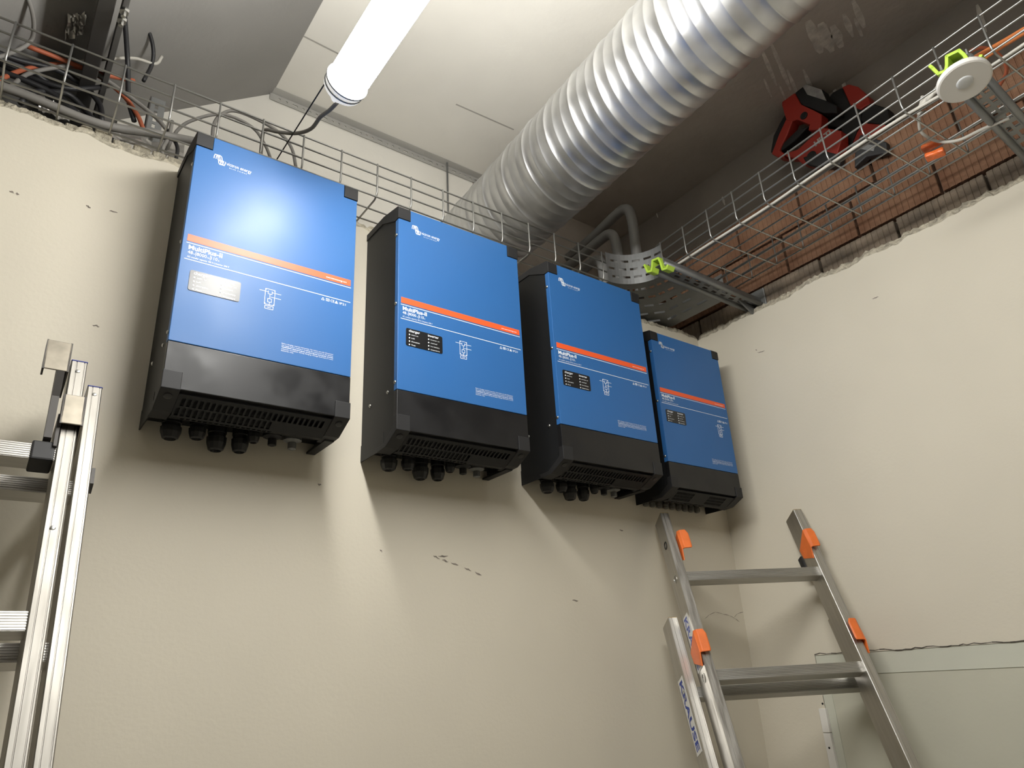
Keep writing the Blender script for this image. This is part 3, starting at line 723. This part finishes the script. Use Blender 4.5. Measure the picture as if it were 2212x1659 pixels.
# bundle in the back tray
for i, (m, r, nm, pts) in enumerate((
    (CGREY, .010, 'thick grey cable lying on the tray edge above the broken plaster', [(-60,165,1,.02), (60,207,1,.02), (180,256,1,.02), (250,276,1,.02), (330,288,1,.03), (420,305,1,.04)]),
    (CRED, .0055, 'rust orange cable sweeping along the back tray', [(-30,190,1,.05), (30,158,1,.08), (100,140,1,.10), (160,143,1,.10), (220,160,1,.10), (290,175,1,.12)]),
    (CRED, .0055, 'rust orange cable dropping behind the partition by the column', [(60,100,1,.06), (150,135,1,.08), (215,165,1,.10), (265,205,1,.10), (295,245,1,.09), (310,280,1,.08)]),
    (CGREY, .0050, 'grey cable curving across the back tray at the far left', [(20,190,1,.06), (60,160,1,.08), (120,146,1,.09), (175,143,1,.09), (240,180,1,.08), (330,248,1,.06), (360,280,1,.05)]),
    (RUB, .0065, 'black cable along the rear of the back tray', [(-40,100,1,.05), (40,130,1,.08), (120,150,1,.10), (180,185,1,.12), (215,225,1,.12), (220,262,1,.1)]),
    (RUB, .0065, 'black cable crossing the tray toward the column foot', [(-40,112,1,.06), (60,150,1,.10), (110,185,1,.12), (140,220,1,.10), (170,245,1,.09)]),
    (RUB, .0065, 'black cable dipping over the broken plaster edge', [(45,222,1,.02), (70,200,1,.06), (110,198,1,.08), (150,205,1,.10), (190,245,1,.10), (215,278,1,.05)]),
    (RUB, .0060, 'black cable slanting down behind the tray side', [(-40,120,1,.12), (60,165,1,.10), (140,190,1,.09), (200,190,1,.10), (235,185,1,.12)]),
    (RUB, .0065, 'black cable nearest the camera in the far left bundle', [(-40,140,1,.08), (50,172,1,.07), (110,200,1,.07), (150,232,1,.06), (185,260,1,.05)]),
    (RUB, .0060, 'black cable rising steeply beside the column', [(262,-40,1,-.06), (271,60,1,.02), (276,140,1,.08), (278,215,1,.10), (290,262,1,.1)]),
    (RUB, .0050, 'dark cable arched high left of the cream board', [(268,25,1,.03), (298,36,1,.05), (320,65,1,.07), (331,105,1,.10), (328,140,1,.12), (310,175,1,.12)]),
    (CWHITE, .0040, 'pale cable hanging in a shallow sag behind the tray', [(175,133,1,.10), (225,128,1,.10), (290,126,1,.11), (335,138,1,.12), (350,122,1,.12)]),
    (CGREY, .0045, 'thin grey cable hanging down over the tray end at far left', [(50,-30,1,-.09), (68,20,1,-.05), (73,60,1,-.01), (65,90,1,.02), (30,112,1,.02), (-40,135,1,.0)]),
    (CGREY, .0045, 'thin grey cable dropping behind the left inverter corner', [(372,262,1,.05), (365,295,1,.04), (352,320,1,.03), (350,340,1,.02)]),
    (RUB, .0045, 'thin black cable hooked over the plaster near the left inverter', [(345,262,1,.06), (368,290,1,.05), (383,318,1,.04), (380,345,1,.02)]),
    )):
    cable('cable', nm, m, r, pts)
# right tray cables
def T(x, y, z=.006): return rt.matrix_basis @ Vector((x, y, z)) if False else Matrix.LocRotScale(rt.location, rt.rotation_euler, None) @ Vector((x, y, z))
cable('cable', 'white cable lying along the near edge of the side wall tray', CWHITE, .0040, [T(.020, .02), T(.024, -.2), T(.030, -.4), T(.024, -.6), T(.030, -.8, .008), T(.050, -1.0), T(.040, -1.2), T(.03, -1.5)])
cable('cable', 'second pale cable beside the white one in the side wall tray', CGREY, .0036, [T(.034, .0), T(.038, -.25), T(.040, -.5), T(.036, -.7), T(.044, -.9), T(.06, -1.15), T(.05, -1.5)])
cable('cable', 'white sensor cable curving from the tray up to the round sensor', CWHITE, .0048, [T(.035, -.86, .012), T(.03, -.905, .03), (1985,235,0,1.40), (2000,215,0,1.395), (2022,198,0,1.385), (2050,190,0,1.37)])
cable('cable', 'short cut white cable end sticking up beside the sensor cable', CWHITE, .0046, [T(.06, -.84, .006), (1985,245,0,1.43), (1990,225,0,1.43), (1993,208,0,1.43)])
cable('cable', 'pale cable coiled through the orange connectors in the tray', CWHITE, .0040, [(1985,250,0,1.46), (1990,285,0,1.50), (2025,305,0,1.54), (2070,303,0,1.55), (2120,280,0,1.55), (2180,255,0,1.55)])
cable('cable', 'upper orange cable leaving the tray at the top right', CORANGE, .0052, [(2098,128,0,1.42), (2140,105,0,1.44), (2180,82,0,1.46), (2230,52,0,1.48)])
cable('cable', 'lower orange cable leaving the tray at the top right', CORANGE, .0052, [(2112,136,0,1.43), (2150,110,0,1.45), (2190,85,0,1.47), (2240,55,0,1.49)])
cable('cable', 'rust orange cable looping behind the lime cap', CRED, .0045, [(2070,140,0,1.45), (2092,115,0,1.45), (2115,104,0,1.46), (2150,112,0,1.50), (2175,150,0,1.56), (2150,200,0,1.6)])
# orange connectors
for i, (px_, py_, lb) in enumerate(((2012, 316, 'upper orange plastic connector lying in the side wall tray'), (2020, 334, 'lower orange plastic connector lying in the side wall tray'))):
    c_ = H(px_, py_, 0, 1.56)
    o = MB().box((-.012, -.022, -.007), (.012, .022, .007)).build('cable_connector', BOXOR, bevel=.004); o.location = c_; o.rotation_euler = (.1, .2, .1+.1*i)
    tag(o, lb, 'connector', 'orange connectors')

# ------------------------------------------------------------------ grey pipes behind the partition, by the side wall
for i, (lb, P) in enumerate((
    ('longest grey pipe bending down behind the tray corner', [(1185,590,0,1.60), (1270,522,0,1.60), (1330,465,0,1.60), (1352,452,0,1.60), (1364,470,0,1.60), (1374,540,0,1.60), (1385,640,0,1.60)]),
    ('middle grey pipe bending down behind the slotted bend', [(1160,625,0,1.56), (1240,566,0,1.56), (1295,520,0,1.56), (1318,506,0,1.56), (1330,522,0,1.56), (1338,580,0,1.56), (1345,650,0,1.56)]),
    ('lowest grey pipe half hidden behind the slotted bend', [(1150,665,0,1.52), (1230,608,0,1.52), (1272,572,0,1.52), (1292,562,0,1.52), (1302,580,0,1.52), (1308,640,0,1.52)]))):
    P = [H(*p) for p in P]
    tag(MB().tube(P, .020, 14, smooth=6).build('conduit_pipe', PIPEM, smooth=True), lb, 'pipe', 'grey pipes in the corner')

# threaded hanger rod of the back tray
a_ = H(966, 362, 1, YW-.02)
tag(MB().tube([(a_.x, YW-.02, zb), (a_.x, YW-.02, bz0-.01)], .0035, 8).build('hanger_rod', ZINC), 'thin threaded rod hanging from the perforated angle to the tray', 'rod')

# ------------------------------------------------------------------ column, foil and brackets in the void at upper left
zbm = 2.86; xb0, xb1, xb2, xb3 = [H(px_, 120, 2, zbm).x for px_ in (184, 222, 236, 250)]
cl = thing('steel_beam', 'dark steel beam running under the sloping slab at the upper left', 'beam', (xb0, 0, zbm))
by_ = YW-.02
MB().box((0, -2.2, 0), (xb1-xb0, by_, .008)).build('flange', DARKST, cl, bevel=.002)
MB().box(((xb1-xb0)*.45, -2.2, .008), ((xb1-xb0)*.55, by_, .10)).build('web', DARKST, cl)
MB().box((xb2-xb0, -2.2, .004), (xb3-xb0, by_, .010)).build('flange', mat('steel_grey', (.15, .145, .14), .6, .3), cl, bevel=.001)
MB().box((xb2-xb0, -2.2, .010), (xb2-xb0+.004, by_, .11)).build('web', DARKST, cl)
for py_ in (42, 20): 
    p_ = H(258, py_, 2, zbm); MB().lathe([(.010, 0), (.010, .008), (.005, .008), (.005, .02)], (xb3-xb0-.006, p_.y, .004), (0, 0, -1), 6).build('bolt', SCREW, cl)
def sheet(name, label, cat, corners, m, nx=14, ny=14, amp=.02, seed=0):
    mb = MB(); A, B, C_, D_ = [Vector(c) for c in corners]
    nrm = (B-A).cross(D_-A).normalized()
    for j in range(ny+1):
        for i in range(nx+1):
            u, v = i/nx, j/ny; p = A.lerp(B, u).lerp(D_.lerp(C_, u), v)
            p = p + nrm*amp*(pnoise(Vector((u*4+seed, v*4, seed)))+.5*pnoise(Vector((u*11, v*11, seed+3))))
            mb.v.append(tuple(p))
    for j in range(ny):
        for i in range(nx): a = j*(nx+1)+i; mb.f.append((a, a+1, a+nx+2, a+nx+1))
    o = mb.build(name, m); s_ = o.modifiers.new('thick', 'SOLIDIFY'); s_.thickness = .0008
    return tag(o, label, cat)
sheet('foil_sheet', 'crumpled foil sheet hanging left of the dark column', 'foil', (H(150,-30,1,-.06), H(188,-30,1,-.06), H(182,72,1,.03), H(140,88,1,.03)), FOIL, amp=.015, seed=1)
sheet('foil_sheet', 'crumpled foil lying on the partition top at far left', 'foil', (H(80,205,1,.10), H(150,235,1,.10), H(150,262,1,.06), H(85,238,1,.06)), FOIL, amp=.012, seed=2)
sheet('foil_sheet', 'crumpled foil tucked behind the leftmost inverter top corner', 'foil', (H(225,262,1,.16), H(400,300,1,.16), H(395,350,1,.07), H(235,292,1,.07)), FOIL, amp=.014, seed=3)
pst = thing('perforated_post', 'short grey slotted post standing behind the tray near the left inverter', 'post', H(325, 312, 1, .12))
hh = (H(325,208,1,.12)-H(325,312,1,.12)).length
MB().holes(.030, hh, [(.010, .018, .012+i*.02, .024+i*.02) for i in range(int(hh/.02)-1)], .002, lambda u, v, d: Vector((u-.015, d, v))).build('slotted_face', ZINC, pst)
MB().box((.015, 0, 0), (.018, .035, hh)).build('side_flange', ZINC, pst); MB().box((-.018, 0, 0), (-.015, .035, hh)).build('side_flange', DARKST, pst)
p0, p1 = H(262,280,1,.05), H(300,308,1,.03)
pb = tag(MB().holes(.075, .030, [(.010+i*.014, .017+i*.014, .011, .018) for i in range(5)], .002, lambda u, v, d: Vector((p0.x+u, .06+v*.6, 2.678-u*.25+v*.5+d))).build('perforated_bracket', ZINC), 'small perforated metal bracket on the broken plaster edge', 'bracket')

# ------------------------------------------------------------------ red cordless tools in the side wall tray
def K(x, y): return (1640+x*460/2212, 150+y*460/2212)
def tool_poly(pts, xp, name, m, parent, th, dx=0.0, bev=.004):
    base = parent.location
    P = [H(*K(*p), 0, xp) for p in pts]
    return MB().prism([(p.y-base.y, p.z-base.z) for p in P], 0, xp-base.x-th/2+dx, xp-base.x+th/2+dx).build(name, m, parent, bevel=bev)
def tool_text(body, p0, p1, hpx, xp, parent, dx):
    a, b = H(*K(*p0), 0, xp), H(*K(*p1), 0, xp); base = parent.location
    d = (b-a); L = d.length; d.normalize(); up = Vector((0, d.z, -d.y)) if d.y < 0 else Vector((0, -d.z, d.y)); 
    if up.z < 0: up = -up
    mb = MB(); text_into(mb, body, 0, 0, L, 0, height=hpx, frame=lambda u, v: a-base+d*u+up*v+Vector((dx, 0, 0)), bold=.05)
    mb.build('lettering', mat('print_offwhite', (.5, .48, .45), .6), parent)
xa = 1.862
ta = thing('cordless_tool', 'red cordless nailer with looped handle standing on the brick ledge', 'power tool', (xa, H(*K(560,1000),0,xa).y, 3.030), group='red cordless tools')
tool_poly([(380,228),(275,325),(272,400),(295,480),(315,545),(360,570),(430,545),(560,600),(545,660),(680,650),(685,490),(470,385)], xa, 'battery_housing', TRED, ta, .045)
tool_poly([(315,540),(385,555),(330,700),(250,860),(300,900),(300,940),(230,935),(165,900),(240,700)], xa, 'handle_loop', TRED, ta, .045)
tool_poly([(290,900),(440,850),(560,740),(700,630),(890,660),(895,760),(850,900),(800,1000),(650,1040),(480,1000),(420,945),(340,940)], xa, 'motor_housing', TRED, ta, .045)
tool_poly([(385,225),(455,155),(690,235),(745,360),(840,400),(845,480),(700,480),(470,385)], xa, 'battery', TBLK, ta, .045)
tool_poly([(470,165),(688,240),(738,355),(540,290)], xa, 'battery_label', TGREY, ta, .002, dx=-.0235, bev=0)
tool_poly([(290,470),(235,560),(165,700),(135,870),(175,905),(245,700),(315,550)], xa, 'rubber_pad', TBLK, ta, .034, dx=.006)
tool_poly([(545,610),(400,760),(255,870),(262,800),(430,640)], xa, 'grip', TBLK, ta, .036)
for (cx_, cy_), r_, n_ in (((505,508), .0135, 'vent'), ((585,925), .017, 'nose_guard')):
    c_ = H(*K(cx_, cy_), 0, xa); MB().lathe([(r_, 0), (r_, .004), (r_*.8, .006)], c_-ta.location+Vector((-.0215, 0, 0)), (-1, 0, 0), 20).build(n_, TBLK, ta)
tool_poly([(560,980),(800,920),(960,960),(950,1060),(840,1085),(700,1075),(600,1050)], xa+.01, 'magazine', TBLK, ta, .026, dx=-.050)
tool_text('HILTI', (625,825), (790,690), .019, xa, ta, -.0232)
xb = 1.915
tb = thing('cordless_tool', 'second red and black cordless tool behind the looped nailer', 'power tool', (xb, H(*K(1000,950),0,xb).y, 3.030), group='red cordless tools')
tool_poly([(895,210),(965,180),(1060,205),(1160,300),(1200,380),(1080,450),(980,400)], xb, 'battery_housing', TRED, tb, .045)
tool_poly([(750,330),(800,265),(895,215),(985,400),(1110,450),(1085,570),(960,920),(850,920),(880,760),(890,640),(700,600),(700,480),(840,480)], xb, 'body', TBLK, tb, .045)
tool_poly([(1110,580),(1350,600),(1370,700),(1190,790),(1000,890),(965,885),(1050,680)], xb, 'motor_housing', TRED, tb, .045)
tool_poly([(1190,375),(1370,430),(1395,560),(1320,610),(1090,565),(1105,450)], xb, 'grip', TBLK, tb, .045)
tool_poly([(1240,810),(1510,890),(1520,1000),(1300,1040),(1180,1150),(1180,1040),(1200,900)], xb, 'magazine', TBLK, tb, .026, dx=-.099)
tool_poly([(1190,890),(1400,930),(1385,985),(1150,945)], xb, 'metal_rail', ZINC, tb, .030, dx=-.099, bev=0)
tool_text('HILTI', (1075,830), (1200,715), .017, xb, tb, -.0232)

# ------------------------------------------------------------------ ladders
def ladder_root(name, label, A, a, th, zbase_local):
    r = Vector((math.cos(a), math.sin(a), 0)); nh = Vector((-math.sin(a), math.cos(a), 0))
    u = nh*math.cos(th)+Vector((0, 0, 1))*math.sin(th); y_ = u.cross(r)
    o = thing(name, label, 'ladder')
    m = Matrix((r, y_, u)).transposed().to_4x4(); base = Vector(A)-u*zbase_local; m.translation = base
    o.matrix_world = m; return o, m
def rail(mb_name, x0, x1, y0, y1, z0, z1, parent, m=None):
    """box section rail with shallow extrusion grooves on the front"""
    w_ = x1-x0; g = .0011; c = .0015
    poly = [(x0, y1), (x0, y0+c), (x0+c, y0), (x0+w_*.30, y0), (x0+w_*.32, y0+g), (x0+w_*.36, y0+g), (x0+w_*.38, y0), (x0+w_*.78, y0), (x0+w_*.80, y0+g), (x0+w_*.84, y0+g), (x0+w_*.86, y0), (x1-c, y0), (x1, y0+c), (x1, y1)]
    return MB().prism(poly, 2, z0, z1).build(mb_name, m or ALU, parent)
def rung(x0, x1, yc, zc, parent, h=.028, d=.030, name='rung'):
    poly = [(yc-d/2, zc-h/2), (yc-d/2, zc+h/2)]
    n_ = 7
    top = [(yc-d/2, zc-h/2)]
    for i in range(n_): top += [(yc-d/2, zc-h/2+h*(i+.15)/n_), (yc-d/2-.0012, zc-h/2+h*(i+.35)/n_), (yc-d/2-.0012, zc-h/2+h*(i+.75)/n_), (yc-d/2, zc-h/2+h*(i+.95)/n_)]
    top += [(yc-d/2, zc+h/2), (yc+d/2, zc+h/2), (yc+d/2, zc-h/2)]
    return MB().prism(top, 0, x0, x1).build(name, ALUR, parent)

# --- right ladder, leaning into the corner
LA = Vector((1.406, -.124, 1.734)); la, lth, lw = -.51, 1.165, .396
zA = 1.734/math.sin(lth)
rl, RM = ladder_root('extension_ladder', 'aluminium extension ladder with orange hooks leaning into the corner', LA, la, lth, zA)
RI = RM.inverted()
def HL(px, py, yl, Mi=None, Mw=None):
    Mi = Mi or RI
    o_ = Mi @ CAM; d_ = (Mi.to_3x3()) @ (FWD + RGT*((px-IW/2)/FPX) - UPV*((py-IH/2)/FPX)); t_ = (yl-o_.y)/d_.y
    return o_+d_*t_
zt1 = zA+.205
for x0, x1 in ((-.026, 0), (lw, lw+.026)):
    rail('side_rail', x0, x1, -.032, .032, 0, zt1, rl)
    c_ = MB().box((x0+.001, -.031, zt1), (x1-.001, .031, zt1+.002)).build('rail_cap', CAPGOLD, rl)
z_ = zA
while z_ > .1: rung(-.001, lw+.001, -.004, z_, rl); z_ -= .28
# base section behind, a little wider
zt2 = HL(1450, 1335, .036).z
for x0, x1 in ((-.062, -.036), (lw+.036, lw+.062)):
    rail('side_rail', x0, x1, .034, .096, 0, zt2, rl); MB().box((x0+.001, .035, zt2), (x1-.001, .095, zt2+.002)).build('rail_cap', CAPGOLD, rl)
z_ = zA-.28-.012
while z_ > .1: rung(-.037, lw+.037, .066, z_, rl); z_ -= .28
# rung end sockets seen on the outer rail sides
for xs, yc, zc in ((-.026, -.004, zA), (-.026, -.004, zA-.28), (-.062, .066, zA-.292), (-.026, -.004, zA+.11)):
    MB().lathe([(.012, 0), (.012, .001), (.009, .0015), (.008, -.004)], (xs, yc, zc), (-1, 0, 0), 14).build('rung_socket', SCREW if zc < zA+.1 else GLANDM, rl)
def hook(px, py, side, xr, zlen=.075):
    """orange guide hook: diamond plate on the rail's side and a lipped tongue turned over its front"""
    p = HL(px, py, -.034); z0_ = p.z
    x_ = xr; mb = MB()
    mb.prism([(-.036, z0_+.030), (.022, z0_-.004), (.018, z0_-.034), (-.030, z0_-.062), (-.040, z0_-.030)], 0, x_-.0015, x_+.0015)
    o = mb.build('guide_hook', HOOKO, rl, bevel=.001)
    s_ = side; mb = MB()
    path = [(x_, z0_+.0)]; 
    prof = [(x_-s_*.002, -.036), (x_+s_*.006, -.044), (x_+s_*.026, -.046), (x_+s_*.030, -.043), (x_+s_*.026, -.042), (x_+s_*.008, -.040), (x_+s_*.002, -.034)]
    n0 = len(mb.v); zs_ = [z0_-.030, z0_-.024, z0_+.018, z0_+.030]
    for zz, sc_ in zip(zs_, (.92, 1.0, 1.0, .8)):
        for a_, b_ in prof: mb.v.append((x_+(a_-x_)*sc_, b_, zz))
    k = len(prof)
    for j in range(3):
        for i in range(k): mb.f.append((n0+j*k+i, n0+j*k+(i+1) % k, n0+(j+1)*k+(i+1) % k, n0+(j+1)*k+i))
    mb.f += [tuple(n0+i for i in range(k)), tuple(n0+3*k+i for i in range(k))]
    mb.build('tongue', HOOKO, o, bevel=.001)
hook(1462, 1168, 1, .006); hook(1722, 1165, 1, lw-.003)
hook(1480, 1388, 1, -.031); hook(1838, 1362, -1, lw+.031)
MB().prism([(.030, zA+.08), (.050, zA+.08), (.050, zA+.02), (.030, zA+.03)], 0, lw-.004, lw+.02).build('stop_block', TBLK, rl)
# maker stickers on the outer side of the left rails
for xs, yc, z0_, z1_ in ((-.0266, 0.004, HL(1472,1400,0).z-.06, HL(1472,1330,0).z), (-.0626, .066, zt2-.34, zt2-.155)):
    s_ = MB().box((xs, yc-.020, z0_), (xs+.0004, yc+.020, z1_)).build('sticker', mat('sticker_white', (.70, .70, .68), .5), rl)
    ln_ = z1_-z0_; mb = MB()
    text_into(mb, 'KRAUSE', 0, 0, ln_*.92, 0, height=.024, frame=lambda u, v: (xs-.0004, yc+.012-v, z1_-ln_*.04-u), bold=.03)
    mb.build('lettering', BLUETX, s_)
# --- left ladder, flat against the back wall
A2 = Vector((-.141, -.172, 1.870)); th2 = math.radians(70); zB = A2.z/math.sin(th2)
ll, LM = ladder_root('extension_ladder', 'aluminium ladder with blue rail caps and steel hooks at the left edge', A2, 0.0, th2, zB)
LI = LM.inverted(); lw2 = .42
zt3 = HL(170, 783, -.03, LI).z; zt4 = HL(204, 833, .03, LI).z
for x0, x1 in ((0, .0245), (-lw2-.0245, -lw2)):
    rail('side_rail', x0, x1, -.032, .032, 0, zt3, ll, ALUL); MB().box((x0-.0005, -.033, zt3), (x1+.0005, .033, zt3+.0025)).build('rail_cap', CAPBLUE, ll, bevel=.001)
for x0, x1 in ((.0365, .060), (-lw2-.060, -lw2-.0365)):
    rail('side_rail', x0, x1, .034, .096, 0, zt4, ll, ALUL); MB().box((x0-.0005, .033, zt4), (x1+.0005, .097, zt4+.0025)).build('rail_cap', CAPBLUE, ll, bevel=.001)
z_ = zB-.012
first = True
while z_ > .1:
    rung(-lw2-.001, .001, -.012, z_, ll); rung(-lw2-.037, .037, .066, z_-.010, ll)
    if first: MB().box((-.034, -.032, z_-.017), (-.002, .008, z_+.019)).build('rung_sleeve', TBLK, ll, bevel=.003); first = False
    z_ -= .28
def steel_hook(x0, x1, zlo, zhi, yfr, nm='guide_hook'):
    pl = [(yfr, zlo), (yfr, zhi), (yfr+.004, zhi), (yfr+.004, zlo+.004), (yfr+.02, zlo+.004), (yfr+.02, zlo)]
    o = MB().prism([(yfr, zlo), (yfr, zhi), (yfr+.003, zhi), (yfr+.003, zlo)], 0, x0, x1).build(nm, STEELB, ll, bevel=.0012)
    MB().box((x0, yfr, zlo-.001), (x0+.003, yfr+.018, zhi)).build('flange', DARKST, o)
    MB().box((x1-.003, yfr, zlo-.001), (x1, yfr+.070, zhi)).build('flange', DARKST, o)
    return o
def ZL(px, py, y): p = HL(px, py, y, LI); return p.x, p.z
x0, z1_ = ZL(139, 850, -.046); x1, _ = ZL(189, 858, -.046); _, z0_ = ZL(150, 915, -.046)
h1 = steel_hook(x0, x1-.001, z0_, z1_, -.046)
MB().prism([(-.045, z0_), (.050, z0_-.010), (.085, z0_-.055), (.040, z0_-.030), (-.01, z0_-.02)], 0, x1-.004, x1-.001).build('guide_plate', STEELB, h1)
x0, z1_ = ZL(103, 732, -.075); x1, _ = ZL(159, 740, -.075); _, z0_ = ZL(115, 797, -.075)
h2 = steel_hook(x0, x1, z0_, z1_, -.075)
xq, _z = ZL(138, 860, -.036)
MB().prism([(-.074, z1_), (-.074, z0_), (-.050, z0_-.035), (-.036, z0_-.110), (-.020, z0_-.110), (-.028, z0_-.030), (-.030, z1_-.02)], 0, x1-.016, x1-.005).build('hook_arm', DARKST, h2)
MB().prism([(-.036, z0_-.060), (-.036, z0_-.125), (.02, z0_-.125), (.02, z0_-.060)], 0, -.006, -.001).build('hook_foot', DARKST, h2)
for px_, py_ in ((168, 802), (114, 1140)): 
    p_ = HL(px_, py_, -.032, LI); MB().lathe([(.004, 0), (.003, .001), (.001, .0014)], (p_.x, -.032, p_.z), (0, -1, 0), 10).build('rivet', SCREW, ll)
p_ = HL(204, 852, .034, LI); MB().lathe([(.004, 0), (.003, .001), (.001, .0014)], (p_.x, .034, p_.z), (0, -1, 0), 10).build('rivet', SCREW, ll)
_, zz = ZL(198, 1035, .06); MB().prism([(.055, zz+.02), (.075, zz+.02), (.075, zz-.02), (.055, zz-.012)], 0, .060, .068).build('stop_block', DARKST, ll)

# ------------------------------------------------------------------ white cable channel on the infill edge
ch = thing('cable_channel', 'narrow white plastic cable channel running down beside the green infill', 'cable channel', (XR, -.217, .0))
a_ = H(1785, 1530, 0, XR)
zs_ = [a_.z, a_.z-.063, a_.z-.155, 0.0]
for i in range(3): MB().box((-.010, -.011, zs_[i+1]+.0015), (.002, .011, zs_[i])).build('cover', WPLAST, ch, bevel=.0015)
MB().box((-.0105, -.0112, zs_[2]-.010), (-.0098, .0112, zs_[2]+.004)).build('black_band', TBLK, ch)
for dz_ in (.012, -.10): MB().lathe([(.003, 0), (.003, .0006)], (-.0102 if dz_ < 0 else -.0002, 0, a_.z+dz_), (-1, 0, 0), 10).build('hole_mark', TBLK, ch)
